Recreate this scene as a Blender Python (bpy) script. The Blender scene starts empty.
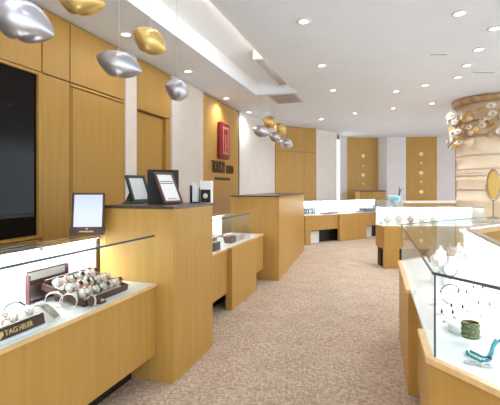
import bpy, bmesh, math, random
from mathutils import Vector, Matrix
random.seed(7)
S = bpy.context.scene
COL = S.collection
PI = math.pi
F, HZ, CAMZ = 400.0, 187.0, 1.4          # focal length in px, horizon row, eye height
ZD, ZT, ZC = 0.707, 1.046, 3.1           # display deck, glass top, ceiling
RUN = 0.33
TH = math.atan(RUN)
PHI = PI/2 - TH
AX = Vector((math.sin(TH), math.cos(TH)))

# ------------------------------------------------------------------ helpers
def P(x, y, z):
    Y = (CAMZ - z)*F/(y - HZ)
    return Vector(((x-250)/F*Y, Y, z))
def PY(x, Y, z):
    return Vector(((x-250)/F*Y, Y, z))

class MB:
    def __init__(s): s.v = []; s.f = []
    def add(s, vs, fs):
        n = len(s.v); s.v += [tuple(p) for p in vs]; s.f += [tuple(i+n for i in f) for f in fs]; return s
    def box(s, x0, y0, z0, x1, y1, z1):
        return s.prism([(x0,y0),(x1,y0),(x1,y1),(x0,y1)], z0, z1)
    def prism(s, poly, z0, z1):
        n = len(poly)
        vs = [(p[0],p[1],z0) for p in poly] + [(p[0],p[1],z1) for p in poly]
        fs = [tuple(range(n-1,-1,-1)), tuple(range(n,2*n))] + [(i,(i+1)%n,n+(i+1)%n,n+i) for i in range(n)]
        return s.add(vs, fs)
    def tube(s, pts, r, n=8, closed=False):
        pts = [Vector(p) for p in pts]; m = len(pts); vs = []; fs = []
        rr = r if isinstance(r, (list,tuple)) else [r]*m
        for i, p in enumerate(pts):
            a = pts[(i-1) % m] if (closed or i) else p
            b = pts[(i+1) % m] if (closed or i < m-1) else p
            t = (b-a).normalized()
            up = Vector((0,0,1)) if abs(t.z) < .95 else Vector((1,0,0))
            e1 = t.cross(up).normalized(); e2 = t.cross(e1)
            for k in range(n):
                w = 2*PI*k/n
                vs.append(p + e1*math.cos(w)*rr[i] + e2*math.sin(w)*rr[i])
        for i in range(m if closed else m-1):
            j = (i+1) % m
            for k in range(n):
                l = (k+1) % n
                fs.append((i*n+k, i*n+l, j*n+l, j*n+k))
        if not closed: fs += [tuple(range(n)), tuple(range((m-1)*n, m*n))]
        return s.add(vs, fs)
    def ribbon(s, pts, wv, th):
        """closed strip swept along pts; wv = width vector, th = thickness"""
        pts = [Vector(p) for p in pts]; m = len(pts); wv = Vector(wv); vs = []; fs = []
        for i, p in enumerate(pts):
            t = (pts[(i+1)%m]-pts[(i-1)%m]).normalized(); nn = t.cross(wv).normalized()*th/2
            vs += [p-wv/2-nn, p+wv/2-nn, p+wv/2+nn, p-wv/2+nn]
        for i in range(m):
            j = (i+1)%m
            for k in range(4):
                l = (k+1)%4; fs.append((i*4+k,i*4+l,j*4+l,j*4+k))
        return s.add(vs, fs)
    def lathe(s, prof, c=(0,0,0), n=24):
        c = Vector(c); vs = []; fs = []; m = len(prof)
        for r, z in prof:
            for k in range(n):
                w = 2*PI*k/n; vs.append(c + Vector((r*math.cos(w), r*math.sin(w), z)))
        for i in range(m-1):
            for k in range(n):
                l = (k+1)%n; fs.append((i*n+k,i*n+l,(i+1)*n+l,(i+1)*n+k))
        fs += [tuple(range(n-1,-1,-1)), tuple(range((m-1)*n, m*n))]
        return s.add(vs, fs)
    def ell(s, c, rx, ry, rz, n=12, m=8, rot=None):
        c = Vector(c); vs = []; fs = []
        for i in range(m+1):
            ph = PI*i/m
            for k in range(n):
                w = 2*PI*k/n
                p = Vector((rx*math.sin(ph)*math.cos(w), ry*math.sin(ph)*math.sin(w), rz*math.cos(ph)))
                if rot is not None: p = rot @ p
                vs.append(c+p)
        for i in range(m):
            for k in range(n):
                l = (k+1)%n; fs.append((i*n+k,i*n+l,(i+1)*n+l,(i+1)*n+k))
        return s.add(vs, fs)
    def xf(s, M):
        s.v = [tuple(M @ Vector(p)) for p in s.v]; return s
    def build(s, name, mat, parent=None, smooth=False, bevel=0.0):
        me = bpy.data.meshes.new(name); me.from_pydata(s.v, [], s.f)
        bm = bmesh.new(); bm.from_mesh(me)
        bmesh.ops.remove_doubles(bm, verts=bm.verts, dist=1e-6)
        bmesh.ops.recalc_face_normals(bm, faces=bm.faces)
        if smooth:
            for f in bm.faces: f.smooth = True
        bm.to_mesh(me); bm.free()
        me.materials.append(mat)
        o = bpy.data.objects.new(name, me); COL.objects.link(o)
        if parent: o.parent = parent
        if bevel:
            b = o.modifiers.new('bevel', 'BEVEL'); b.width = bevel; b.segments = 2; b.limit_method = 'ANGLE'
        return o

def tag(o, label=None, cat=None, group=None, kind=None):
    if label: o['label'] = label
    if cat: o['category'] = cat
    if group: o['group'] = group
    if kind: o['kind'] = kind
    return o
def empty(name, loc, rz=0.0, label=None, cat=None, group=None):
    o = bpy.data.objects.new(name, None); COL.objects.link(o)
    o.empty_display_size = .05
    o.location = loc; o.rotation_euler = (0,0,rz)
    return tag(o, label, cat, group)
KIDS = {}
def dup(root, loc=None, rz=None, label=None):
    def rec(o, par):
        c = o.copy(); COL.objects.link(c); c.parent = par
        for ch in [q for q in o.children]: rec(ch, c)
        return c
    c = rec(root, None)
    if loc is not None: c.location = loc
    if rz is not None: c.rotation_euler = (0,0,rz)
    if label: c['label'] = label
    return c

# ------------------------------------------------------------------ materials
def srgb(r, g, b):
    f = lambda c: (c/255/12.92) if c/255 <= .04045 else ((c/255+.055)/1.055)**2.4
    return (f(r), f(g), f(b), 1)
def mat(name, col, rough=.5, metal=0.0, emit=None, es=0.0, coat=0.0):
    m = bpy.data.materials.new(name); m.use_nodes = True
    b = m.node_tree.nodes['Principled BSDF']
    b.inputs['Base Color'].default_value = col
    b.inputs['Roughness'].default_value = rough
    b.inputs['Metallic'].default_value = metal
    if coat: b.inputs['Coat Weight'].default_value = coat
    if emit:
        b.inputs['Emission Color'].default_value = emit; b.inputs['Emission Strength'].default_value = es
    return m
def noise_mat(name, c1, c2, scale, rough=.5, stretch=(1,1,1), detail=4, bump=0.0, metal=0.0, pos=(.35,.65), spec=.5):
    m = mat(name, c1, rough, metal); nt = m.node_tree; b = nt.nodes['Principled BSDF']
    tc = nt.nodes.new('ShaderNodeTexCoord'); mp = nt.nodes.new('ShaderNodeMapping')
    mp.inputs['Scale'].default_value = stretch
    nz = nt.nodes.new('ShaderNodeTexNoise'); nz.inputs['Scale'].default_value = scale; nz.inputs['Detail'].default_value = detail
    cr = nt.nodes.new('ShaderNodeValToRGB')
    cr.color_ramp.elements[0].position = pos[0]; cr.color_ramp.elements[0].color = c1
    cr.color_ramp.elements[1].position = pos[1]; cr.color_ramp.elements[1].color = c2
    L = nt.links.new
    L(tc.outputs['Object'], mp.inputs['Vector']); L(mp.outputs['Vector'], nz.inputs['Vector'])
    L(nz.outputs['Fac'], cr.inputs['Fac']); L(cr.outputs['Color'], b.inputs['Base Color'])
    b.inputs['Specular IOR Level'].default_value = spec
    if bump:
        bp = nt.nodes.new('ShaderNodeBump'); bp.inputs['Strength'].default_value = bump; bp.inputs['Distance'].default_value = .004
        L(nz.outputs['Fac'], bp.inputs['Height']); L(bp.outputs['Normal'], b.inputs['Normal'])
    return m
def glass_mat(name, tint=(.93,.96,.96,1), refl=.06):
    m = bpy.data.materials.new(name); m.use_nodes = True; nt = m.node_tree; nt.nodes.clear()
    out = nt.nodes.new('ShaderNodeOutputMaterial'); mix = nt.nodes.new('ShaderNodeMixShader')
    tr = nt.nodes.new('ShaderNodeBsdfTransparent'); tr.inputs['Color'].default_value = tint
    gl = nt.nodes.new('ShaderNodeBsdfGlossy'); gl.inputs['Roughness'].default_value = .02
    gl.inputs['Color'].default_value = (1,1,1,1)
    lw = nt.nodes.new('ShaderNodeLayerWeight'); lw.inputs['Blend'].default_value = .5
    pw = nt.nodes.new('ShaderNodeMath'); pw.operation = 'POWER'; pw.inputs[1].default_value = 5.0
    ma = nt.nodes.new('ShaderNodeMath'); ma.operation = 'MULTIPLY_ADD'; ma.inputs[1].default_value = .45; ma.inputs[2].default_value = refl/2
    L = nt.links.new
    L(lw.outputs['Facing'], pw.inputs[0]); L(pw.outputs[0], ma.inputs[0]); L(ma.outputs[0], mix.inputs['Fac']); L(tr.outputs['BSDF'], mix.inputs[1]); L(gl.outputs['BSDF'], mix.inputs[2])
    L(mix.outputs['Shader'], out.inputs['Surface'])
    return m
WOOD = noise_mat('honey_veneer', srgb(186,142,69), srgb(195,152,80), 3.0, .42, (9,9,.5), 5, pos=(.3,.7), spec=.35)
WOODW = noise_mat('honey_wall_veneer', srgb(169,126,55), srgb(178,136,62), 2.6, .42, (8,8,.5), 5, pos=(.3,.7), spec=.35)
WOODL = noise_mat('light_veneer_edge', srgb(226,186,126), srgb(234,198,142), 3.0, .4, (8,8,.6), 4)
WOODD = mat('dark_seam', srgb(92,56,22), .7)
TOPB = noise_mat('dark_brown_stone', srgb(70,50,42), srgb(92,70,60), 30, .3)
WHITE = mat('white_laminate', srgb(244,243,240), .4)
WALLW = noise_mat('warm_white_wall', srgb(234,226,216), srgb(238,231,222), 4, .6)
PILM = noise_mat('dimmed_cream_pilaster', srgb(218,205,190), srgb(222,210,196), 4, .6)  # pilaster cream, darker than the wall white to imitate weaker light
WALLG = noise_mat('cool_white_wall', srgb(226,222,220), srgb(230,226,224), 4, .6)
CEIL = noise_mat('ceiling_paint', srgb(234,240,248), srgb(237,243,250), 2, .8)
COVE = mat('white_cove_paint', srgb(245,244,242), .8)
BLACK = mat('black_plinth', srgb(26,20,17), .6)
NICHE = mat('black_interior', srgb(14,10,9), .5)
PANE = mat('dark_reflective_glass', srgb(16,12,11), .05)
PANE.node_tree.nodes['Principled BSDF'].inputs['Specular IOR Level'].default_value = .2
GLASS = glass_mat('clear_glass')
EDGE = mat('glass_edge', srgb(70,82,88), .2)
STEEL = mat('brushed_steel', srgb(190,190,192), .3, 1)
CHROME = mat('chrome', srgb(225,225,228), .12, 1)
GOLD = mat('gold', srgb(214,164,70), .25, 1)
MGOLD = mat('satin_gold_glass', srgb(186,146,78), .35, .7)
SILVERP = noise_mat('pearl_silver', srgb(190,186,193), srgb(206,203,209), 6, .28, metal=.75)
GOLDP = noise_mat('pearl_gold', srgb(216,172,92), srgb(236,204,132), 5, .28, metal=.6)
CABLE = mat('clear_cable', srgb(200,192,186), .5)
LED = mat('led_strip', (1,1,1,1), .5, 0, (1,.97,.93,1), 6)
LENS = mat('downlight_lens', (1,1,1,1), .5, 0, (1,.95,.88,1), 9)
RING = mat('downlight_trim', srgb(228,224,220), .4)
GREY = mat('grey_vent', srgb(212,203,196), .6)
DGREY = mat('vent_slot', srgb(166,156,150), .7)
BROWN = mat('dark_brown_leather', srgb(70,36,28), .45)
MAROON = mat('maroon_suede', srgb(92,56,58), .7)
CREAM = mat('cream_suede', srgb(232,222,210), .7)
BLK = mat('black_leather', srgb(15,14,14), .5)
GREEN = mat('dark_green_frame', srgb(36,62,36), .4)
FRAMEB = mat('brown_frame', srgb(92,62,46), .4)
PAPER = mat('white_paper', srgb(240,238,234), .7)
INK = mat('black_ink', srgb(40,38,38), .7)
REDP = noise_mat('red_lacquer', srgb(126,14,12), srgb(142,20,16), 6, .35)
REDL = mat('pale_red_outline', srgb(214,120,104), .4)
LETTER = mat('dark_bronze_letters', srgb(104,80,66), .4, .5)
GOLDT = mat('gold_letters', srgb(222,190,120), .35, .6)
MIRR = mat('mirror_face', srgb(178,178,180), .12, .8)
TURQ = noise_mat('turquoise_stone', srgb(10,122,130), srgb(34,160,160), 60, .3)
TEAL = noise_mat('teal_glaze', srgb(120,194,206), srgb(200,230,234), 18, .2)
EMER = noise_mat('green_gems', srgb(70,120,84), srgb(150,186,150), 120, .2)
BRONZE = mat('antique_bronze', srgb(128,116,84), .35, .6)
PURP = mat('purple_stone', srgb(92,52,120), .2)
NAVY = mat('navy_velvet', srgb(52,58,92), .7)
SHELLC = noise_mat('cream_shell_column', srgb(228,202,168), srgb(240,222,196), 3, .35, (1,1,1), 4)
SHELLB = mat('grey_beige_band', srgb(200,180,164), .5)
SHELLR = noise_mat('brown_shell_ring', srgb(160,122,82), srgb(206,176,136), 9, .35)
DARKG = mat('charcoal', srgb(64,62,66), .5)
TAUPE = mat('taupe_suede', srgb(150,126,120), .8)
PINKG = mat('grey_pink_suede', srgb(196,176,172), .8)
STRAP = mat('dark_blue_strap', srgb(56,62,72), .5)
MEDAL = mat('pearl_medallion', srgb(244,226,176), .35)
SKY = mat('bright_daylight_slit', (1,1,1,1), .5, 0, (.9,.95,1,1), 1.6)
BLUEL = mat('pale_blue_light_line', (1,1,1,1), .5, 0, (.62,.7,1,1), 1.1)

def carpet_mat():
    m = mat('beige_woven_carpet', srgb(205,178,152), .95); nt = m.node_tree; b = nt.nodes['Principled BSDF']
    b.inputs['Specular IOR Level'].default_value = .15
    L = nt.links.new; N = nt.nodes.new
    tc = N('ShaderNodeTexCoord')
    def noise(scale, st, det):
        mp = N('ShaderNodeMapping'); mp.inputs['Scale'].default_value = st; mp.inputs['Rotation'].default_value = (0,0,TH)
        nz = N('ShaderNodeTexNoise'); nz.inputs['Scale'].default_value = scale; nz.inputs['Detail'].default_value = det
        L(tc.outputs['Object'], mp.inputs['Vector']); L(mp.outputs['Vector'], nz.inputs['Vector']); return nz.outputs['Fac']
    a = noise(55, (1,.35,1), 3); c = noise(55, (.35,1,1), 3); d = noise(4, (1,1,1), 3)
    mx = N('ShaderNodeMath'); mx.operation = 'MAXIMUM'; L(a, mx.inputs[0]); L(c, mx.inputs[1])
    ma = N('ShaderNodeMath'); ma.operation = 'MULTIPLY_ADD'; ma.inputs[1].default_value = .18; L(d, ma.inputs[0]); L(mx.outputs[0], ma.inputs[2])
    cr = N('ShaderNodeValToRGB'); e = cr.color_ramp.elements
    e[0].position = .5; e[0].color = srgb(166,140,116); e[1].position = .78; e[1].color = srgb(218,198,176)
    L(ma.outputs[0], cr.inputs['Fac']); L(cr.outputs['Color'], b.inputs['Base Color'])
    bp = N('ShaderNodeBump'); bp.inputs['Strength'].default_value = .4; bp.inputs['Distance'].default_value = .004
    L(mx.outputs[0], bp.inputs['Height']); L(bp.outputs['Normal'], b.inputs['Normal'])
    return m
CARPET = carpet_mat()

# ------------------------------------------------------------------ lights
def spot(loc, power, radius=.05, angle=150, col=(.92,.98,1.08)):
    l = bpy.data.lights.new('downlight_and_fill_lamp', 'SPOT'); l.energy = power; l.spot_size = math.radians(angle); l.spot_blend = 1.0
    l.shadow_soft_size = radius; l.color = col
    o = bpy.data.objects.new('downlight_and_fill_lamp', l); COL.objects.link(o); o.location = loc
    return o
def area(loc, rot, sx, sy, power, col=(.93,.985,1.06), parent=None, name='strip_lamp'):
    l = bpy.data.lights.new(name, 'AREA'); l.shape = 'RECTANGLE'; l.size = sx; l.size_y = sy; l.energy = power; l.color = col
    o = bpy.data.objects.new(name, l); COL.objects.link(o); o.location = loc; o.rotation_euler = rot
    if parent: o.parent = parent
    return o

# ------------------------------------------------------------------ setting: floor, walls, ceiling
tag(MB().box(-5,-2.5,-.1, 10,15.5,0).build('floor', CARPET), kind='structure')

WD = 3.2
wall_rot = PHI
wl = empty('wall_left', (-WD,0,0), PHI); tag(wl, kind='structure')
def T(x): return WD*F/(382-x)/math.cos(TH)
T0 = -2.6
wz = ZC-.002
MB().box(T0,.10,0, T(240),.25,wz).build('wall_core', WALLW, wl)
MB().box(T0,.085,0, T(125),.10,wz).build('seam_backing', WOODD, wl)
def panel(t0, t1, z0, z1, m=WOODW, y0=0, y1=.085, name='wood_panel', g=.014):
    return MB().box(t0+g/2, y0, z0+g/2, t1-g/2, y1, z1-g/2).build(name, m, wl)
SE = 2.475
tw = T(38)
for t0, t1 in ((T0, 1.2), (1.2, T(42)-1.45), (T(42)-1.45, T(42)), (T(42), T(70)), (T(70), T(125))):
    panel(t0, t1, SE, wz-.005)
panel(T0, T(42)-3.2, 0, SE)
panel(T(42)-3.2, T(42), 0, .92)
panel(T(42), T(70), 0, SE)
panel(T(70), T(125), 2.435, SE); panel(T(70), T(72), 0, 2.435); panel(T(72), T(125), 0, 2.435)
# dark glazed showcase in the wall
w1 = empty('window_1', (-WD,0,0), PHI); tag(w1, kind='structure')
a0, a1 = T(42)-3.2, T(42)
MB().box(a0+.003,.07,.925, a1-.003,.084,SE-.004).build('backing', NICHE, w1)
f = MB(); f.box(a0+.003,-.008,.922, a1-.003,.06,.95); f.box(a0+.003,-.008,2.445, a1-.003,.06,SE-.004)
f.box(a0+.003,-.008,.95, a0+.05,.06,2.445); f.box(tw,-.008,.95, a1-.003,.06,2.445); f.build('window_frame', WOODW, w1)
MB().box(a0+.05,.02,.95, tw,.03,2.445).build('pane', PANE, w1)
# cream pilaster, door bay, white pilaster, sign panel
panel(T(125), T(136), 0, wz-.003, PILM, -.01, .10, 'pilaster', 0)
MB().box(T(136),.08,0, T(172),.10,wz-.003).build('seam_backing', WOODD, wl)
panel(T(136), T(170.5), 2.42, wz-.005, WOODW, 0, .08)
panel(T(136), T(138), 0, 2.42, WOODW, 0, .08); panel(T(166), T(170.5), 0, 2.42, WOODW, 0, .08)
MB().box(T(170.5),-.03,0, T(202)-.012,.10,wz-.003).build('pilaster', PILM, wl)
panel(T(203), T(237.4), 0, 3.06, WOOD, -.02, .10, 'sign_backing_panel', 0)
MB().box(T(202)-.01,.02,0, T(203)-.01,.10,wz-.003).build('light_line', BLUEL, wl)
MB().box(T(237.4)+.01,.0,0, T(239.4),.10,wz-.003).build('shadow_gap', STRAP, wl)
d1 = empty('door_1', (-WD,0,0), PHI); tag(d1, kind='structure')
MB().box(T(138)+.004,.055,0.004, T(166)-.004,.078,2.40).build('door_leaf', WOODW, d1)
hb = MB(); hb.tube([(T(141.5),.055,1.02),(T(141.5),.01,1.02),(T(141.5)+.1,.01,1.02)],.009); hb.build('door_handle', STEEL, d1, True)

# back walls: a chain of flat bays
W = [(-WD+RUN*9.01-.02,9.01),(.6875,11.0),(1.93,11.7),(2.74,12.6),(2.97,13.2),(3.30,13.6),(4.45,13.9),(4.62,13.5),(5.3,13.6),(6.31,13.5),(6.82,13.3),(9.3,12.2)]
def wall_seg(i, m, name, extra=True):
    a, b = Vector(W[i]), Vector(W[i+1]); d = (b-a).normalized(); n = Vector((-d.y, d.x))
    poly = [a, b, b+n*.15, a+n*.15]
    o = MB().prism(poly, 0, ZC-.002).build(name, m); tag(o, kind='structure'); return o, a, d, n
ms = [WALLW, WOODD, WALLW, SKY, WALLG, WOOD, WALLG, WALLG, WOOD, WALLG, WOOD, WALLW, WALLW]
for i in range(11):
    if i == 3: continue
    o, a, d, n = wall_seg(i, ms[i], 'wall_right' if i > 10 else 'wall_back')
    if i == 1:
        L_ = (Vector(W[2])-Vector(W[1])).length
        for x0, x1 in ((0,.98),(.98,L_)):
            for z0, z1 in ((0,2.4),(2.4,ZC-.01)):
                b = MB().prism([a+d*(x0+.004)-n*.02, a+d*(x1-.004)-n*.02, a+d*(x1-.004)-n*.001, a+d*(x0+.004)-n*.001], z0+.004, z1-.004).build('wood_panel', WOOD, o)
# narrow daylight slit window
a, b = Vector(W[3]), Vector(W[4]); d = (b-a).normalized(); n = Vector((-d.y,d.x))
wn = empty('window_2', (0,0,0)); tag(wn, kind='structure')
MB().prism([a+n*.06, b+n*.06, b+n*.08, a+n*.08], 0, 2.95).build('pane', SKY, wn)
MB().prism([a+n*.05, b+n*.05, b+n*.12, a+n*.12], 2.95, ZC-.002).build('header', STRAP, wn)
MB().prism([a+n*.04, a+d*.08+n*.04, a+d*.08+n*.06, a+n*.06], 0, 2.95).build('window_frame', STRAP, wn)

# ceiling in the wall's frame: local x along the run, local -y into the room
ce = empty('ceiling', (-WD,0,0), PHI); tag(ce, kind='structure')
c_ = math.cos(TH)
y1, y2, te = -(WD-2.32)*c_, -(WD-1.52)*c_, 8.05
m = MB(); m.box(-6,y1,ZC, te,3.2,ZC+.06); m.build('soffit', CEIL, ce)
m = MB(); m.box(-6,-13.5,ZC, te,y2,ZC+.06); m.build('main_ceiling', CEIL, ce)
m = MB(); m.box(te,-13.5,ZC, 18,4,ZC+.06); m.build('far_ceiling', CEIL, ce)
m = MB(); m.box(-6,y2-.02,ZC+.25, te+.02,y1+.02,ZC+.30); m.box(-6,y1,ZC+.06, te,y1+.03,ZC+.25); m.box(-6,y2-.03,ZC+.06, te,y2,ZC+.25); m.box(te,y2,ZC+.06, te+.03,y1,ZC+.25)
m.build('cove_recess', COVE, ce)
MB().box(-6,y2+.0,ZC, te-.3,y2+.05,ZC+.012).build('cove_lip', COVE, ce)
for k in range(4):
    tt = -1.0+2.3*k+.6
    area((tt,y2+.03,ZC+.03),(math.radians(-145),0,0),2.2,.02,8.5,(.95,.98,1.04),ce,'cove_lamp')

# ceiling fittings
vt = empty('air_vent', (-WD,0,0), PHI, 'square grey return air grille in the white ceiling past the cove end', 'vent')
vx0, vx1, vy0, vy1 = 8.12, 8.92, -(WD-2.12)*c_, -(WD-1.56)*c_
MB().box(vx0,vy1,ZC-.012, vx1,vy0,ZC-.001).build('frame', GREY, vt)
mm = MB()
for k in range(10):
    xx = vx0+.05+k*(vx1-vx0-.1)/10; mm.box(xx, vy1+.04, ZC-.018, xx+.02, vy0-.04, ZC-.0125)
mm.build('grille', DGREY, vt)
sd = empty('slot_diffuser', (-WD,0,0), PHI, 'long slot diffuser in a white box inside the ceiling cove', 'vent')
sx0, sx1, sy0, sy1 = 6.1/c_, 7.5/c_, -(WD-1.84)*c_, -(WD-1.64)*c_
MB().box(sx0,sy1,ZC+.12, sx1,sy0,ZC+.25).build('housing', COVE, sd)
MB().box(sx0+.05,sy1+.03,ZC+.11, sx1,sy0-.03,ZC+.119).build('slot', DGREY, sd)
for (x0,x1,yy,lab) in ((430,447,54,'thin dark slot diffuser in open ceiling nearer the row of spotlights'),(473,494,72,'thin dark slot diffuser in ceiling just in front of the shell column')):
    p, q = P(x0,yy,ZC), P(x1,yy,ZC)
    o = empty('slot_diffuser', ((p.x+q.x)/2,p.y,ZC-.001), 0, lab, 'vent'); h = (q.x-p.x)/2
    MB().box(-h-.02,-.035,-.006,h+.02,.035,0).build('frame', COVE, o)
    MB().box(-h,-.015,-.009,h,.015,-.0065).build('slot', DGREY, o)

dl0 = empty('downlight', (0,0,0), 0, '', 'ceiling light', 'recessed ceiling downlights')
rg = MB(); rg.lathe([(.075,0),(.078,-.006),(.07,-.012),(.05,-.012),(.048,-.004),(.048,0)], n=24); rg.build('trim_ring', RING, dl0, True)
MB().lathe([(.047,0),(.047,-.003),(.03,-.005),(.002,-.006)], n=20).build('lens', LENS, dl0, True)
DL = [(304,21,'round downlight in open ceiling nearest the cove, largest of its line'),
      (322,65,'round downlight halfway along the line right of the cove'),
      (333,90,'round downlight at the far end of the line right of the cove'),
      (460,13,'topmost large downlight high in the right of the ceiling'),
      (495,28,'downlight cut by the right edge of the picture above the column'),
      (479,49,'downlight second above the shell column, in the curving row'),
      (467,65,'downlight third above the shell column, in the curving row'),
      (458,77,'downlight just above the left rim of the shell column'),
      (425,85,'downlight left of the column top, in the curving row'),
      (396,91,'downlight at the left end of the curving row by the column'),
      (432,103,'small far downlight level with the column rim on its left'),
      (393,108,'small far downlight above the pale wall between two wood bays'),
      (355,113,'small far downlight above the recessed wood bay'),
      (321,119,'small far downlight above the tall wood cupboard wall'),
      (126,34,'downlight in the wood-side soffit beside the gold pendant'),
      (188,71,'downlight in the soffit above the small silver pendant'),
      (226,98,'downlight in the soffit in front of the red emblem'),
      (249,112,'downlight in the soffit end above the pale curved wall')]
SPW = 23
for i, (x, y, lab) in enumerate(DL):
    p = P(x, y, ZC)
    o = dl0 if i == 0 else dup(dl0)
    o.location = (p.x, p.y, ZC-.001); o['label'] = lab
    spot((p.x,p.y,ZC-.03), SPW*(.28 if x < 200 and y < 80 else .85 if p.y < 6 else 1.6))
for (x, y) in ((-.4,.6),(1.2,.4),(2.8,.6),(-.2,-1.2),(2,-1.2),(4.4,1.6),(5.5,3.6),(-1.4,1.4)):   # more of the same fittings outside the frame
    spot((x,y,ZC-.03), SPW*.8)

for (x, y) in ((6.8,6.5),(6.4,9.2),(8.2,8.5),(7.2,11),(5.6,11.6),(3.2,9.6)):  # added fill lamps with no fittings, they brighten the far end
    spot((x,y,ZC-.03), SPW*2.1)
# ------------------------------------------------------------------ straight display cases
def case(name, label, cat, loc, rz, L, D, segs, glass=(0,None), zd=ZD, zt=ZT, back=WHITE, bot=.195, ends=(0,0), led=14, group=None, ledge=.02, plinth=BLACK, topedge=True):
    """local x along the front, y=0 front line, +y into the case"""
    r = empty(name, loc, rz, label, cat, group)
    g0, g1 = glass[0], (glass[1] or L)
    for x0, x1, kind in segs:
        if kind == 'raised':
            MB().box(x0+.002,.01,bot, x1-.002,.03,zd-.02).build('front_panel', WOOD, r)
        else:
            MB().box(x0+.002,-.05,.002, x1-.002,.03,zd-.003).build('front_panel', WOOD, r)
    MB().box(0,.031,bot, L,D,zd-.02).build('cabinet', WOOD, r)
    MB().box(.02,.2,.001, L-.02,D-.05,bot-.001).build('plinth', plinth, r)
    MB().box(0,.011,zd-.0195, L,D,zd-.001).build('deck', WHITE, r)
    MB().box(0,-.004,zd-.019, L,.010,zd).build('edge_strip', WOODL, r)
    q = MB(); q.box(g0,.022,zd, g1,.030,zt); q.build('front_glass', GLASS, r)
    MB().box(g0,.022,zt+.0005, g1,D,zt+.0085).build('top_glass', GLASS, r)
    if topedge: MB().box(g0,.017,zt-.003, g1,.0215,zt+.009).build('glass_edge', EDGE, r)
    for e, x in ((ends[0],g0),(ends[1],g1-.008)):
        if e:
            MB().box(x,.031,zd, x+.008,D-.03,zt-.001).build('end_glass', GLASS, r)
    MB().box(g0,D-.024,zd, g1,D-.001,zt-.001).build('back_panel', back, r)
    MB().box(g0,D-.07,zt-.026, g1,D-.0245,zt-.001).build('light_rail', CHROME, r)
    MB().box(g0+.02,D-.066,zt-.030, g1-.02,D-.03,zt-.0265).build('light_strip', LED, r)
    n = max(1, round((g1-g0)/1.2)); l = (g1-g0)/n
    for k in range(n):
        area((g0+l*(k+.5), D-.05, zt-.034), (math.radians(20),0,0), l*.94, .03, led*1.3*l, parent=r)
    return r

# left run, nearest case
p0 = Vector((-1.62+RUN*.85,.85))
T1 = Vector((-.547,2.84))
L1 = (T1-p0).dot(AX)-.003
case('watch_display_case','long low glass-topped wood display case of watches beside the tall counter','display case',(p0.x,p0.y,0),PHI,L1,.55,[(0,L1,'raised')],led=5)
lock = bpy.data.objects['watch_display_case']
MB().lathe([(.016,0),(.016,.006),(.010,.008),(.009,.016)],n=16).xf(Matrix.Translation((1.565,.474,ZT-.030)) @ Matrix.Rotation(PI/2,4,'X')).build('lock', CHROME, lock, True)

def tall(name, label, loc, rz, L, D, h):
    r = empty(name, loc, rz, label, 'counter')
    MB().box(0,0,.001, .022,D,h-.022).build('end_panel', WOOD, r)
    MB().box(.023,0,.001, L-.023,.022,h-.022).build('front_panel', WOOD, r)
    MB().box(L-.022,0,.001, L,D,h-.022).build('end_panel', WOOD, r)
    MB().box(.023,.023,.06, L-.023,D-.03,h-.022).build('cabinet', WOOD, r)
    MB().box(-.012,-.012,h-.0215, L+.012,D,h).build('countertop', TOPB, r, bevel=.003)
    return r
H1 = 1.262
tall('tall_counter','tall honey wood counter with dark top carrying framed signs',(T1.x,T1.y,0),PHI,.70,.62,H1)
T1f = T1+AX*.70
Y = (T1f.dot(AX)+1.75*AX.x)/(RUN*AX.x+AX.y)
p2 = Vector((-1.75+RUN*Y, Y)) + AX*.014
T2 = Vector((.43,5.96)); th2 = math.atan(.266); PHI2 = PI/2-th2
L2 = (T2-p2).dot(AX)-.11
case('low_display_case','low wood display case with glass between the two tall counters','display case',(p2.x,p2.y,0),PHI,L2,.46,[(0,1.0,'raised'),(1.0,1.92,'full'),(1.92,L2,'raised')],glass=(0,1.88),ends=(0,1),led=3)
tall('tall_counter','second tall honey wood counter with dark top past the low case',(T2.x,T2.y,0),PHI2,3.0,.75,1.27)

# back run
b0, b1 = Vector((1.30,9.62)), Vector((4.1,11.62)); bl = (b1-b0).length; ba = math.atan2(b1.y-b0.y,b1.x-b0.x)
bc = case('long_display_case','long white-topped wood display case along the back of the shop','display case',(b0.x,b0.y,0),ba,bl,.6,[(0,.05*bl,'full'),(.05*bl,.35*bl,'raised'),(.35*bl,.66*bl,'full'),(.66*bl,bl,'raised')],bot=.33,led=5)
for x in (.06*bl, .665*bl):
    MB().box(x,.12,.002,x+.42,.195,.3).build('white_block', WHITE, bc, bevel=.004)

# centre island far case
R2 = Vector((2.30,6.90))
rc = case('end_display_case','white-decked display case with wood end panel in front of the shell column','display case',(R2.x,R2.y,0),0,1.75,.42,[(0,.26,'full'),(.26,1.75,'raised')],bot=.33,zd=.73,ends=(1,1),led=4.5)
# low back counter and small cupboard by the wall
r = empty('low_counter',(4.15,10.35,0),0,'low wood counter with white top behind the column case','counter')
MB().box(0,0,.001,2.6,.5,.98).build('cabinet', WOOD, r); MB().box(-.01,-.01,.9805,2.61,.52,1.03).build('worktop', WHITE, r)
r = empty('low_cupboard',(3.52,12.85,0),.1,'low brown cupboard with dark top standing before the back wood bay','cupboard')
MB().box(0,0,.001,.85,.4,1.25).build('cabinet', WOOD, r); MB().box(-.01,-.01,1.2505,.86,.41,1.29).build('cupboard_top', TOPB, r)
MB().box(.0,-.02,.05,.42,-.001,1.2).build('cupboard_door', WOOD, r); MB().box(.43,-.02,.05,.85,-.001,1.2).build('cupboard_door', WOOD, r)

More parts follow.
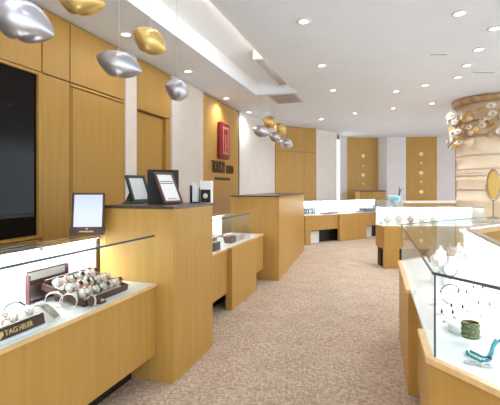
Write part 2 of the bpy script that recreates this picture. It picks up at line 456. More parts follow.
# ------------------------------------------------------------------ angled island cases
pB = Vector((.715,1.625)); pA = Vector((1.385,3.75))
RP = [pB+Vector((.433,-.90))*.95, pB, pA, Vector((2.55,4.58)), Vector((4.6,4.4))]
def offs(o):
    out = []
    for i, p in enumerate(RP):
        ns = []
        if i: d = (p-RP[i-1]).normalized(); ns.append(Vector((d.y,-d.x)))
        if i < len(RP)-1: d = (RP[i+1]-p).normalized(); ns.append(Vector((d.y,-d.x)))
        if len(ns) == 1: out.append(p+ns[0]*o)
        else: out.append(p+(ns[0]+ns[1])*(o/(1+ns[0].dot(ns[1]))))
    return out
CWD = .52
def island(name, label, i0, i1, full, base):
    r = empty(name, (base.x,base.y,0), 0, label, 'display case')
    M = Matrix.Translation((-base.x,-base.y,0))
    def strip(pname, m, o0, o1, z0, z1, segs=None):
        A_, B_ = offs(o0), offs(o1); q = MB()
        for i in range(i0, i1):
            q.prism([A_[i],A_[i+1],B_[i+1],B_[i]], z0, z1)
        return q.xf(M).build(pname, m, r)
    def part(pname, m, i, u0, u1, o0, o1, z0, z1):
        A_, B_ = offs(o0), offs(o1)
        return MB().prism([A_[i].lerp(A_[i+1],u0),A_[i].lerp(A_[i+1],u1),B_[i].lerp(B_[i+1],u1),B_[i].lerp(B_[i+1],u0)],z0,z1).xf(M).build(pname, m, r)
    strip('cabinet', WOOD, .085, CWD-.001, .12, ZD-.02)
    strip('plinth', BLACK, .2, CWD-.06, .001, .119)
    strip('deck', WHITE, .03, CWD-.001, ZD-.0195, ZD-.001)
    for (i, u0, u1, kind) in full:
        if kind == 'full':
            part('front_panel', WOOD, i, u0, u1, .012, .084, .002, ZD-.021)
            part('edge_strip', WOODL, i, u0, u1, 0, .0295, ZD-.0205, ZD+.003)
        else:
            part('front_panel', WOOD, i, u0, u1, .066, .084, .09, ZD-.021)
    A_, B_ = offs(.031), offs(.039)
    for i in range(i0, i1):
        u = (.001,.999)
        part('side_glass', GLASS, i, u[0], u[1], .031, .039, ZD, ZT)
    A_, B_ = offs(.029), offs(CWD-.002)
    MB().prism([A_[i] for i in range(i0,i1+1)]+[B_[i] for i in range(i1,i0-1,-1)], ZT+.0005, ZT+.0085).xf(M).build('top_glass', GLASS, r)
    strip('glass_edge', EDGE, .0245, .0285, ZT-.002, ZT+.009)
    strip('back_panel', WHITE, CWD, CWD+.012, ZD, ZT-.012)
    strip('top_rail', STEEL, CWD-.012, CWD+.03, ZT+.009, ZT+.013)
    strip('rear_cabinet', WOOD, CWD+.0125, CWD+.03, .002, ZT-.013)
    strip('rear_ledge', WOODL, CWD+.031, CWD+.06, ZT-.05, ZT-.005)
    strip('light_strip', LED, CWD-.028, CWD-.004, ZT-.016, ZT-.012)
    A_ = offs(CWD-.045)
    for i in range(i0, i1):
        l = (A_[i+1]-A_[i]).length; c = (A_[i]+A_[i+1])/2; d = (A_[i+1]-A_[i]).normalized()
        area((c.x-base.x,c.y-base.y,ZT-.02),(math.radians(20),0,math.atan2(d.y,d.x)),l*.9,.03,2.8*l,parent=r)
    return r
uA = lambda Y: (Y-pB.y)/(pA.y-pB.y)
isl = island('angled_display_case','angled glass jewelry case with wood base, nearest on the right',0,2,
    [(0,0,1,'full'),(1,0,uA(1.95),'full'),(1,uA(1.95),uA(2.69),'recess'),(1,uA(2.69),1,'full')],pB)
e1 = offs(.035)[1]
MB().box(e1.x-pB.x-.003,e1.y-pB.y-.003,ZD,e1.x-pB.x+.003,e1.y-pB.y+.003,ZT).build('corner_joint', EDGE, isl)
island('angled_display_case','far half of the glass island case that bends toward the column',2,4,[(2,0,1,'full'),(3,0,1,'full')],pA)

# ------------------------------------------------------------------ shell pendants
def shell_mesh(a, b, c, twist):
    n, m = 40, 28; vs = []; fs = []
    for i in range(m+1):
        u = -1+2*i/m; u = math.sin(u*PI/2)
        rr = max(0,(1-abs(u)**1.9))**.80
        for k in range(n):
            w = 2*PI*k/n
            w0 = PI*.95+twist*u*1.1
            dw = (w-w0+PI) % (2*PI) - PI
            cr = 1-.17*math.exp(-(dw/.22)**2)*rr + .07*math.exp(-((dw-.5)/.35)**2)*rr
            dw2 = (dw+PI+PI) % (2*PI) - PI
            cr *= 1-.12*math.exp(-(dw2/.3)**2)*rr
            vs.append((a*u, c*rr*cr*math.sin(w), b*rr*cr*math.cos(w)-.18*b*u*abs(u)))
    for i in range(m):
        for k in range(n):
            l = (k+1)%n; fs.append((i*n+k,i*n+l,(i+1)*n+l,(i+1)*n+k))
    q = MB(); q.add(vs, fs); return q
def pendant(x, y, wpx, hpx, tilt, gold, lab, group, yaw=0.0, lat=1.8, tw=1):
    s = (382-x)/lat; Y = F/s; p = Vector(((x-250)/s, Y, CAMZ+(HZ-y)/s))
    r = empty('pendant_lamp', p, yaw, lab, 'pendant lamp', group)
    a, b = wpx/s/2, hpx/s/2
    o = shell_mesh(a, b, b*1.0, tw).xf(Matrix.Rotation(tilt,4,'Y')).build('lamp_shade', GOLDP if gold else SILVERP, r, True)
    MB().tube([(0,0,b*.7),(0,0,ZC+.24-p.z if p.y < 7.6 else ZC-.001-p.z)],.0022,6).build('cable', CABLE, r)
    MB().lathe([(.012,b*.72),(.012,b*1.02),(.004,b*1.06)],n=12).build('cable_cap', CHROME, r, True)
gp, gf = 'shell pendant lamps over the near counter', 'cluster of shell pendants far down the shop'
pendant(22,20,68,42,.32,False,'largest silver shell pendant over the near watch case',gp,.1)
pendant(80,-2,52,34,.12,True,'gold shell pendant cut by the top edge of the picture',gp,.0)
pendant(150,41,37,26,.42,True,'gold shell pendant hanging beside the soffit downlight',gp,.15)
pendant(119,64,48,27,.22,False,'silver shell pendant in front of the cream pilaster',gp,.0)
pendant(177,90,25,22,.1,False,'smallest silver shell pendant before the white pilaster',gp,.5)
pendant(269.5,122,14.64,12.81,.2,True,'topmost gold shell of the far pendant cluster',gf,.0,2.2)
pendant(261.5,131,18.3,12.2,.15,False,'leftmost silver shell of the far pendant cluster',gf,.0,2.25)
pendant(280,129,14.64,12.81,.5,True,'lower gold shell of the far pendant cluster',gf,.0,2.32)
pendant(275,137,13.42,10.37,.3,False,'middle silver shell low in the far pendant cluster',gf,.3,2.2)
pendant(286,143,14.64,10.98,.2,False,'lowest silver shell of the far pendant cluster',gf,.2,2.26)

# ------------------------------------------------------------------ wall sign
def text(name, s, size, m, parent, loc, rot, ext=.01, align='CENTER', sx=1.0):
    c = bpy.data.curves.new(name,'FONT'); c.body = s; c.size = size; c.extrude = ext; c.align_x = align
    o = bpy.data.objects.new(name, c); COL.objects.link(o); o.data.materials.append(m)
    bpy.context.view_layer.update()
    me = bpy.data.meshes.new_from_object(o.evaluated_get(bpy.context.evaluated_depsgraph_get()))
    bpy.data.objects.remove(o); bpy.data.curves.remove(c)
    o = bpy.data.objects.new(name, me); COL.objects.link(o)
    if not me.materials: me.materials.append(m)
    o.parent = parent; o.location = loc; o.rotation_euler = rot; o.scale = (sx,1,1); return o
def wall_thing(name, label, cat, x, z, y=-.021, group=None):
    return empty(name, (-WD+AX.x*T(x)+y*(-AX.y), AX.y*T(x)+y*AX.x, z), PHI, label, cat, group)
e = wall_thing('wall_emblem','red lacquer rectangular emblem fixed above the shop name on the wood panel','emblem',220.6,2.31)
MB().box(-.235,-.09,-.36,.235,-.0,.36).build('plaque', REDP, e, bevel=.03)
q = MB()
for (x0,z0,x1,z1) in ((-.15,-.27,-.105,.27),(.105,-.27,.15,.27),(-.105,.225,.105,.27),(-.105,-.27,.105,-.225),(-.03,-.225,.02,.12),(.02,-.12,.07,-.08)):
    q.box(x0,-.098,z0,x1,-.0905,z1)
q.build('emblem_outline', REDL, e)
ww = wall_thing('wall_lettering','dark raised shop name lettering on the wood wall panel below the emblem','lettering',221.5,1.735)
text('lettering','TOUCH',.33,LETTER,ww,(-.25,-.02,-.06),(PI/2,0,0),.012,sx=.52)
text('lettering','GOLD',.25,LETTER,ww,(.36,-.02,-.06),(PI/2,0,0),.012,sx=.56)
q = MB()
for k in range(14):
    q.box(-.40+k*.06,-.012,-.2,-.40+k*.06+.035,-.001,-.15 if k%3 else -.14)
q.build('small_marks', LETTER, ww)

# medallions on the far wood bays
def medal(p, r_, lab, rz):
    o = empty('wall_medallion', p, rz, lab, 'medallion', 'pearl medallions on the far wood bays')
    MB().lathe([(r_,0),(r_,.012),(r_*.8,.022),(.002,.026)],n=20).xf(Matrix.Rotation(PI/2,4,'X')).build('disc', MEDAL, o, True)
    MB().lathe([(r_*1.12,0),(r_*1.12,.008),(r_*1.0,.008)],n=20).xf(Matrix.Rotation(PI/2,4,'X')).build('rim', GOLD, o, True)
def on_seg(i, x):
    a, b = Vector(W[i]), Vector(W[i+1]); k = (x-250)/F
    u = (k*a.y-a.x)/((b.x-a.x)-k*(b.y-a.y)); d = (b-a).normalized(); n = Vector((-d.y,d.x))
    return a.lerp(b,u)-n*.001, math.atan2(d.y,d.x)
for i, x, ys, nm in ((5,363,(156,166,175,184),'recessed bay behind the long display case'),(8,421,(154,163,173,182,192),'flat bay left of the column')):
    p, rz = on_seg(i, x)
    for k, y in enumerate(ys):
        z = CAMZ+(HZ-y)*p.y/F
        medal((p.x,p.y,z), .07 if k%2==0 else .04, ('topmost','second','third','fourth','lowest')[k]+(' small' if k%2 else ' large')+' pearl medallion on the '+nm, rz)

# ------------------------------------------------------------------ shell column
cc = Vector((4.70,7.80)); cr_ = .60
co = empty('shell_column',(cc.x,cc.y,0),0,'round cream shell-clad column with brown rim and hanging discs','column'); tag(co, kind='thing')
prof = [(cr_,.0)]
for z in (1.15,1.55,1.70,1.95,2.2):
    prof += [(cr_,z-.05),(cr_+.012,z-.03),(cr_+.012,z+.03),(cr_,z+.05)]
prof += [(cr_,ZC-.004)]
MB().lathe(prof,n=48).build('shaft', SHELLC, co, True)
for z, rr, hh in ((1.36,.018,.02),(1.62,.016,.016),(1.74,.016,.016),(2.0,.02,.02)):
    MB().lathe([(cr_+.001,z-hh),(cr_+rr,z-hh),(cr_+rr,z+hh),(cr_+.001,z+hh)],n=48).build('band', SHELLB, co, True)
MB().lathe([(cr_+.014,ZC-.13),(cr_+.06,ZC-.12),(cr_+.09,ZC-.07),(cr_+.08,ZC-.008),(cr_+.014,ZC-.004)],n=48).build('capital_ring', SHELLR, co, True)
for z in (2.64,2.36):
    MB().lathe([(cr_+.014,z-.02),(cr_+.05,z-.02),(cr_+.055,z+.01),(cr_+.014,z+.02)],n=48).build('shelf_ring', SHELLR, co, True)
rnd = random.Random(3)
for k in range(110):
    w = -PI*.55 + (rnd.random()-.5)*PI*1.4; z = 2.16+.74*rnd.random()**.75
    rr = cr_+.05+.12*rnd.random(); s = .05+.05*rnd.random()
    M = Matrix.Translation((rr*math.cos(w),rr*math.sin(w),z)) @ Matrix.Rotation(w+(rnd.random()-.5)*1.2,4,'Z') @ Matrix.Rotation((rnd.random()-.5)*.9,4,'Y')
    q = MB(); q.ell((0,0,0),.012,s*1.25,s*.9,14,8); q.xf(M); d = q.build('shell_disc', (SHELLR,CREAM,GOLDP,CREAM,SHELLC)[k%5], co, True)
    if k % 5 in (1,3):
        q = MB(); q.ell((.006,0,0),.012,s*.55,s*.4,10,6); q.xf(M); q.build('disc_centre', SHELLR, d, True)

# ------------------------------------------------------------------ items on the counters
LM = lambda s, d, z: Vector((T1.x+AX.x*s-AX.y*d, T1.y+AX.y*s+AX.x*d, z))     # along / behind the T1 front line
def frame_sign(name, label, cat, loc, rz, w, h, fw, lean, fm, face, extra=None, foot=True):
    r = empty(name, loc, rz, label, cat)
    R = Matrix.Translation((0,0,.022*math.sin(lean)+.001)) @ Matrix.Rotation(-lean,4,'X')
    q = MB(); q.box(-w/2,0,0,-w/2+fw,.018,h); q.box(w/2-fw,0,0,w/2,.018,h); q.box(-w/2+fw,0,0,w/2-fw,.018,fw); q.box(-w/2+fw,0,h-fw,w/2-fw,.018,h)
    q.xf(R).build('frame', fm, r)
    MB().box(-w/2+fw,.006,fw,w/2-fw,.010,h-fw).xf(R).build('face', face, r)
    MB().box(-w/2+fw,.0105,fw,w/2-fw,.016,h-fw).xf(R).build('backing', fm, r)
    if foot:
        y_t = math.sin(lean)*h*.7+.018; z_t = math.cos(lean)*h*.7
        q = MB(); q.add([(-.03,y_t,z_t),(.03,y_t,z_t),(.03,y_t+.006,z_t),(-.03,y_t+.006,z_t),(-.045,y_t+.09,0),(.045,y_t+.09,0),(.045,y_t+.097,0),(-.045,y_t+.097,0)],
            [(0,1,2,3),(4,5,6,7),(0,1,5,4),(1,2,6,5),(2,3,7,6),(3,0,4,7)]); q.build('easel_leg', fm, r)
    if extra: extra(r, R)
    return r
# mirror on the watch case
def mirror_extra(r, R):
    MB().box(-.118,-.012,0,.118,.022,.055).xf(R).build('name_bar', BROWN, r)
    q = MB()
    for k in range(9): q.box(-.05+k*.011,-.0135,.018,-.05+k*.011+.007,-.0122,.027)
    q.add([(-.006,-.0135,.036),(.006,-.0135,.036),(.004,-.0135,.047),(-.004,-.0135,.047)],[(0,1,2,3)])
    q.xf(R).build('gold_marks', GOLDT, r)
frame_sign('table_mirror','dark-framed countertop mirror leaning back on the watch case glass','mirror',(-1.165,2.86,ZT+.0095),.10,.225,.30,.012,.12,BROWN,MIRR,mirror_extra)
zc = H1+.001
def sign_lines(r, R):
    q = MB()
    for z, x0, x1 in ((.190,-.075,.075),(.172,-.075,.075)): q.box(x0,.004,z,x1,.0058,z+.005)
    q.xf(R).build('printed_lines', INK, r)
    q = MB(); q.box(-.05,.004,.035,.05,.0058,.042); q.xf(R).build('red_line', REDL, r)
fr = .62
frame_sign('framed_notice','brown-framed white notice leaning against the black board on the tall counter','framed notice',PY(174.5,3.20,zc),1.0,.21,.275,.020,.46,FRAMEB,PAPER,sign_lines,False)
bb = empty('black_board',PY(163.5,3.36,zc),.30,'large black leather board standing behind the brown-framed notice','display board')
MB().box(-.13,0,0,.13,.022,.285).xf(Matrix.Rotation(-.10,4,'X')).build('board', BLK, bb, bevel=.004)
q = MB(); q.add([(-.04,.05,.2),(.04,.05,.2),(.04,.056,.2),(-.04,.056,.2),(-.06,.11,0),(.06,.11,0),(.06,.118,0),(-.06,.118,0)],[(0,1,2,3),(4,5,6,7),(0,1,5,4),(1,2,6,5),(2,3,7,6),(3,0,4,7)]); q.build('board_prop', BLK, bb)
frame_sign('framed_notice','green-framed notice at the back edge of the tall counter','framed notice',PY(143,3.46,zc),1.0,.21,.25,.024,.40,GREEN,PAPER)
tr = empty('counter_tray',PY(134,3.30,zc),.3,'thin dark tray lying at the back corner of the tall counter','tray')
MB().box(-.09,-.03,0,.07,.03,.012).build('tray_base', DARKG, tr, bevel=.003)
bx = empty('card_holder',PY(196,3.47,zc),-.25,'black card holder with white cards on the tall counter','card holder')
MB().box(-.045,-.03,0,-.035,.04,.15).build('side_wall', BLK, bx); MB().box(-.0345,.032,0,.025,.04,.13).build('rear_wall', BLK, bx); MB().box(-.0345,-.03,0,.025,.0315,.008).build('holder_base', BLK, bx)
MB().box(-.025,-.024,.009,.0,.02,.175).build('card_stack', PAPER, bx)
MB().box(.004,-.022,.009,.02,.02,.155).build('card_stack', PAPER, bx)
bx = empty('gift_box',PY(206.5,3.45,zc),-.25,'small white box with black picture front beside the card holder','box')
MB().box(-.05,-.025,0,.05,.03,.19).build('carton', PAPER, bx, bevel=.002)
MB().box(-.046,-.0275,.004,.046,-.0255,.115).build('black_label', BLK, bx)
MB().lathe([(.022,0),(.018,.002),(.002,.003)],n=16).xf(Matrix.Translation((0,-.0276,.06)) @ Matrix.Rotation(PI/2,4,'X')).build('label_picture', CREAM, bx, True)

# watches in the near case -------------------------------------------------
def local1(x, y, z): return Vector((p0.x+AX.x*x-AX.y*y, p0.y+AX.y*x+AX.x*y, z))
def loop(n, ry, rz, cz=0.0):
    return [(0, ry*math.cos(2*PI*k/n), cz+rz*math.sin(2*PI*k/n)) for k in range(n)]
def make_watch(label, mband, mdial, cushion, rad=.031, group=None):
    r = empty('wrist_watch',(0,0,0),0,label,'watch',group)
    if cushion: 
        q = MB(); q.ell((0,0,rad*.95),.016,rad*.8,rad*.72,12,8); q.build('cushion', cushion, r, True)
    q = MB(); q.ribbon(loop(22,rad,rad*.92,rad*.95),(.016 if cushion else .024,0,0),.004); b = q.build('band', mband, r)
    R = Matrix.Translation((0,-rad*.62,rad*1.62)) @ Matrix.Rotation(math.radians(42),4,'X')
    q = MB(); q.lathe([(.017,0),(.0185,.003),(.0175,.008),(.015,.0085)],n=20); q.xf(R).build('watch_case', mband, r, True)
    q = MB(); q.lathe([(.0148,.0086),(.0145,.0095),(.002,.0098)],n=20); q.xf(R).build('dial', mdial, r, True)
    return r
IVORY = mat('ivory_dial', srgb(238,232,224), .3)
BLDIAL = mat('black_dial', srgb(40,36,38), .25)
STL = mat('watch_steel', srgb(214,208,204), .25, .9)
RG = mat('rose_gold', srgb(212,164,136), .25, .9)
# tilted tray of watches
sx1 = (Vector((P(48,327,ZD).x,P(48,327,ZD).y))-p0).dot(AX); tx0 = (Vector((-1.0,2.325))-p0).dot(AX)
ty0 = .10
tilt = .24
tl, tdp = .40, .305
wt = empty('watch_tray',local1(tx0,ty0,ZD+.002),PHI,'dark brown tray propped up at the back holding rows of watches','tray')
RT = Matrix.Rotation(tilt,4,'X')
MB().box(0,0,0,tl,tdp,.012).xf(RT).build('tray_base', MAROON, wt)
q = MB(); q.box(0,-.008,0,tl,-.0005,.04); q.box(-.008,-.008,0,-.0005,tdp+.008,.04); q.box(tl+.0005,-.008,0,tl+.008,tdp+.008,.04); q.box(0,tdp+.0005,0,tl,tdp+.008,.06)
q.xf(RT).build('tray_rim', BROWN, wt)
q = MB()
for k in range(3): q.box(.01,.014+k*.10,.0125,tl-.01,.085+k*.10,.018)
q.xf(RT).build('cushion_row', CREAM, wt)
yb, zb = (tdp*.8)*math.cos(tilt), (tdp*.8)*math.sin(tilt)
MB().box(.03,yb-.02,0,tl-.03,yb,zb-.008).build('rear_prop', MAROON, wt)
kinds = [(STL,IVORY),(STL,BLDIAL),(RG,IVORY),(STL,IVORY),(BLK,IVORY),(RG,BLDIAL)]
protos = [make_watch('', a, b, CREAM, group='watches in the brown tray') for a, b in kinds]
used = set()
order = ('first','second','third','fourth','fifth','sixth')
mnames = ('steel watch with pale dial','steel watch with black dial','rose gold watch with pale dial','steel watch with ivory dial','black-banded watch with pale dial','rose gold watch with black dial')
rows = ('front row','middle row','back row')
for rw in range(3):
    for k in range(6):
        ki = (k*2+rw*3+k//3) % 6
        w = protos[ki] if ki not in used else dup(protos[ki]); used.add(ki)
        xl = .035+k*.064; yl = .05+rw*.10; v = RT @ Vector((xl,yl,.0225))
        w.location = local1(tx0+v.x, ty0+v.y, ZD+.002+v.z)
        w.rotation_euler = (tilt,0,PHI)
        w['label'] = '%s, %s in the %s of the brown tray' % (mnames[ki], order[k], rows[rw])
# open box behind the tray
ld = empty('watch_box',local1(tx0-.075,.452,ZD+.001),PHI,'open maroon box with pale lining standing behind the watch tray','box')
q = MB(); q.box(0,-.03,0,.008,0,.17); q.box(.30,-.03,0,.308,0,.19); q.box(.0085,-.008,0,.2995,0,.19); q.build('outer_shell', MAROON, ld)
MB().box(.012,-.012,.135,.296,-.0085,.182).build('lining', CREAM, ld); MB().box(.009,-.028,.02,.2995,-.013,.11).build('inner_tray', STEEL, ld)
# single watches on stands
def single(lx, ly, label, mb, md, cush, rad, rz=0):
    w = make_watch(label, mb, md, cush, rad); w.location = local1(lx,ly,ZD+.001); w.rotation_euler = (0,0,rz); return w
single(tx0-.062,.15,'tall pale watch hoop at the near end of the tray',CREAM,IVORY,None,.046,PHI+.5)
single(tx0-.062,.255,'second tall watch hoop at the near end of the tray, further back',CREAM,BLDIAL,None,.046,PHI+.7)
single(sx1-.085,.24,'round-faced steel watch behind the brand sign at the picture edge',STL,IVORY,CREAM,.042,PHI-.1)
single(sx1-.015,.165,'cream-cushioned watch just behind the right end of the brand sign',STL,IVORY,CREAM,.042,PHI+.2)
single(sx1-.115,.155,'pale watch lying behind the middle of the brand sign',RG,IVORY,CREAM,.036,PHI)
single(sx1+.02,.27,'dark-strapped watch curled upright behind the brand sign',STRAP,IVORY,None,.05,PHI+.9)
o = empty('watch_cushion',local1(tx0+.02,.056,ZD+.001),PHI,'plump maroon watch cushion in front of the tray','cushion')
MB().ell((0,0,.033),.032,.019,.032,18,12).build('pad', MAROON, o, True); MB().ribbon([(x,y,z+.033) for x,y,z in loop(20,.0235,.0325)],(.012,0,0),.003).build('ribbon', CREAM, o)
o = empty('price_block',local1(tx0+.095,.058,ZD+.001),PHI,'small maroon wedge block in front of the watch tray','display block')
MB().add([(-.028,-.022,0),(.028,-.022,0),(.028,.022,0),(-.028,.022,0),(-.022,.0,.03),(.022,.0,.03),(.022,.018,.03),(-.022,.018,.03)],[(0,1,2,3),(4,5,6,7),(0,1,5,4),(1,2,6,5),(2,3,7,6),(3,0,4,7)]).build('wedge', MAROON, o)
MB().add([(-.014,-.0185,.012),(.014,-.0185,.012),(.014,-.009,.025),(-.014,-.009,.025)],[(0,1,2,3)]).build('engraved_plate', GOLDT, o)
# steel bracelet draped over a ramp
o = empty('bracelet_watch',local1(sx1+.085,.115,ZD+.001),PHI+.2,'wide steel bracelet watch draped over a pale ramp','watch')
pts = []
for k in range(13):
    u = k/12; pts.append((0, -.05+.12*u, .012+.062*math.sin(u*PI*.62)))
q = MB()
for k in range(12):
    a, b = pts[k], pts[k+1]
    q.add([(-.026,a[1],a[2]),(.026,a[1],a[2]),(.026,b[1]-.001,b[2]),(-.026,b[1]-.001,b[2]),(-.026,a[1],a[2]+.005),(.026,a[1],a[2]+.005),(.026,b[1]-.001,b[2]+.005),(-.026,b[1]-.001,b[2]+.005)],
          [(0,1,2,3),(4,5,6,7),(0,1,5,4),(1,2,6,5),(2,3,7,6),(3,0,4,7)])
q.build('link_band', STL, o)
q = MB(); vs = [(-.03,-.055,0),(.03,-.055,0)]+[]; 
poly = [(-.055,0),(.075,0)]+[(pts[k][1],pts[k][2]-.001) for k in range(12,-1,-1)]
n = len(poly); q.add([(-.03,y,z) for y,z in poly]+[(.03,y,z) for y,z in poly],[tuple(range(n)),tuple(range(n,2*n))]+[(i,(i+1)%n,n+(i+1)%n,n+i) for i in range(n)]); q.build('ramp', CREAM, o)
R = Matrix.Translation((0,.045,.079)) ; MB().lathe([(.022,0),(.024,.004),(.02,.008),(.002,.009)],n=20).xf(R).build('dial', IVORY, o, True)
# long brand sign
sx1 = (Vector((P(48,327,ZD).x,P(48,327,ZD).y))-p0).dot(AX)
sg = empty('brand_sign',local1(sx1,.048,ZD+.001),PHI,'long dark brown brand bar with gold lettering on a clear base','sign')
MB().box(-.52,-.006,0,0,.04,.016).build('clear_base', WHITE, sg)
MB().add([(-.52,.0,.017),(0,.0,.017),(0,.045,.017),(-.52,.045,.017),(-.52,.012,.068),(0,.012,.068),(0,.03,.068),(-.52,.03,.068)],[(0,1,2,3),(4,5,6,7),(0,1,5,4),(1,2,6,5),(2,3,7,6),(3,0,4,7)]).build('bar', BROWN, sg)
fr = math.atan2(.051,.012)
text('lettering','TAG',.034,GOLDT,sg,(-.222,.0025,.030),(fr,0,0),.0012,'LEFT',1.0)
text('lettering','HEUER',.034,GOLDT,sg,(-.146,.0025,.030),(fr,0,0),.0012,'LEFT',.72)
q = MB(); q.prism([(-.292,.03),(-.266,.03),(-.266,.044),(-0.245,.056),(-.292,.044)],-.0005,.0008)
M = Matrix(((1,0,0,0),(0,math.cos(fr),0,0),(0,0,1,0),(0,0,0,1)))
q2 = MB(); q2.add([(-0.262,-.001,.052),(-0.228,-.001,.052),(-0.228,-.001,.036),(-0.245,-.001,.024),(-0.262,-.001,.036),(-0.262,.001,.052),(-0.228,.001,.052),(-0.228,.001,.036),(-0.245,.001,.024),(-0.262,.001,.036)],
    [(0,1,2,3,4),(5,6,7,8,9),(0,1,6,5),(1,2,7,6),(2,3,8,7),(3,4,9,8),(4,0,5,9)])
q2.v = [(x, y+(z-.017)*.012/.051-.0005, z) for x,y,z in q2.v]; q2.build('shield_mark', GOLDT, sg)

# ------------------------------------------------------------------ low case contents
def local2(x, y, z): return Vector((p2.x+AX.x*x-AX.y*y, p2.y+AX.y*x+AX.x*y, z))
def ring_tray(name, label, loc, rz, w, d, h, m, nrx, nry, mring, group=None):
    r = empty(name, loc, rz, label, 'jewelry tray', group)
    MB().box(-w/2,-d/2,0,w/2,d/2,h).build('tray_base', m, r, bevel=.003)
    for i in range(nrx):
        for j in range(nry):
            x, y = -w/2+w*(i+.5)/nrx, -d/2+d*(j+.5)/nry
            MB().tube([(x+.012*math.cos(k*PI/5),y,h+.011+.012*math.sin(k*PI/5)) for k in range(10)],.003,6,True).build('ring', mring, r, True)
    return r
def bust(label, loc, rz, s, m=CREAM, chain=GOLD, group=None):
    r = empty('necklace_bust', loc, rz, label, 'necklace bust', group)
    q = MB(); n = 10; vs = []; fs = []
    prof = [(.045,.03,0),(.05,.032,.02),(.075,.03,.09),(.08,.026,.13),(.055,.022,.155),(.026,.018,.175),(.022,.018,.215),(.024,.018,.22)]
    for (rx, ry, z) in prof:
        for k in range(16):
            w = 2*PI*k/16; vs.append((rx*s*math.cos(w), ry*s*math.sin(w)+z*s*.25, z*s))
    for i in range(len(prof)-1):
        for k in range(16):
            l = (k+1)%16; fs.append((i*16+k,i*16+l,(i+1)*16+l,(i+1)*16+k))
    fs += [tuple(range(15,-1,-1)), tuple(range((len(prof)-1)*16,len(prof)*16))]
    q.add(vs, fs).build('bust_form', m, r, True)
    pts = [(.05*s*math.sin(a), -.026*s+(.17-.07*math.cos(a/1.6)-.02)*s*.25-.012*s*math.cos(a/2), (.155-.075*math.cos(a/1.3))*s) for a in [-1.9+3.8*k/14 for k in range(15)]]
    MB().tube(pts,.004*s,6).build('necklace', chain, r, True)
    MB().ell((0,pts[7][1]-.004,pts[7][2]-.012*s),.010*s,.006*s,.013*s).build('pendant', chain, r, True)
    return r
def deck2(px, py, z=ZD): p = P(px,py,z); return Vector((p.x-.058,p.y+.019,ZD+.001))
ring_tray('jewelry_tray','dark ring tray nearest in the low case between the counters',deck2(217.5,250.5),PHI,.20,.11,.09,DARKG,3,2,GOLD)
p_ = deck2(226,246)
o = empty('display_block',p_,PHI+.4,'white angular display block at the front of the low case','display block')
MB().add([(-.08,-.05,0),(.08,-.05,0),(.08,.05,0),(-.08,.05,0),(-.06,-.02,.11),(.08,-.02,.06),(.08,.05,.06),(-.06,.05,.11)],[(0,1,2,3),(4,5,6,7),(0,1,5,4),(1,2,6,5),(2,3,7,6),(3,0,4,7)]).build('block', WHITE, o)
ring_tray('jewelry_tray','dark brown ring tray just past the white block in the low case',deck2(234,242.8),PHI,.16,.12,.08,BROWN,3,2,GOLD)
ring_tray('jewelry_tray','long taupe suede tray along the back of the low case',local2(1.17,.32,ZD+.001),PHI,.52,.17,.09,TAUPE,6,2,STL)
ring_tray('jewelry_tray','charcoal ring tray at the near back of the low case',local2(.66,.33,ZD+.001),PHI,.40,.14,.10,DARKG,6,2,CHROME)
ring_tray('jewelry_tray','pale grey-pink tray at the far end of the low case',local2(1.71,.2,ZD+.001),PHI,.26,.22,.07,PINKG,5,2,STL)
bust('cream bust with gold chain at the near back of the low case',local2(.36,.33,ZD+.001),PHI-PI/2+.8,.9)

# ------------------------------------------------------------------ long back case contents
def localb(x, y, z):
    c, s = math.cos(ba), math.sin(ba); return Vector((b0.x+c*x-s*y, b0.y+s*x+c*y, z))
def bangle_stand(label, loc, rz, n, m, group=None):
    r = empty('bangle_stand', loc, rz, label, 'bangle stand', group)
    MB().box(-.02-n*.04,-.08,0,.02+n*.04,.08,.012).build('stand_base', WHITE, r)
    for k in range(n):
        x = (k-(n-1)/2)*.075
        MB().ribbon([(x,.075*math.cos(2*PI*t/20),.09+.075*math.sin(2*PI*t/20)) for t in range(20)],(.045,0,0),.006).build('bangle', m[k%len(m)], r)
    return r
bangle_stand('dark row of bangles at the left end of the long back case',localb(.38,.2,ZD+.001),ba,6,[NAVY,DARKG,STL])
ring_tray('jewelry_tray','flat grey tray beside the bangles in the long back case',localb(.90,.16,ZD+.001),ba,.3,.14,.03,DARKG,4,2,STL)
ring_tray('jewelry_tray','small pale tray at the middle of the long back case',localb(1.25,.22,ZD+.001),ba,.25,.14,.04,TAUPE,4,2,STL)
ring_tray('jewelry_tray','navy velvet tray toward the right of the long back case',localb(2.62,.2,ZD+.001),ba,.4,.25,.09,NAVY,4,2,STL)
bangle_stand('dark bangles right of the navy tray in the long back case',localb(3.1,.2,ZD+.001),ba,4,[NAVY,DARKG,PURP])
ring_tray('jewelry_tray','low grey tray left of the navy tray in the long back case',localb(2.2,.16,ZD+.001),ba,.3,.14,.03,PINKG,3,2,STL)

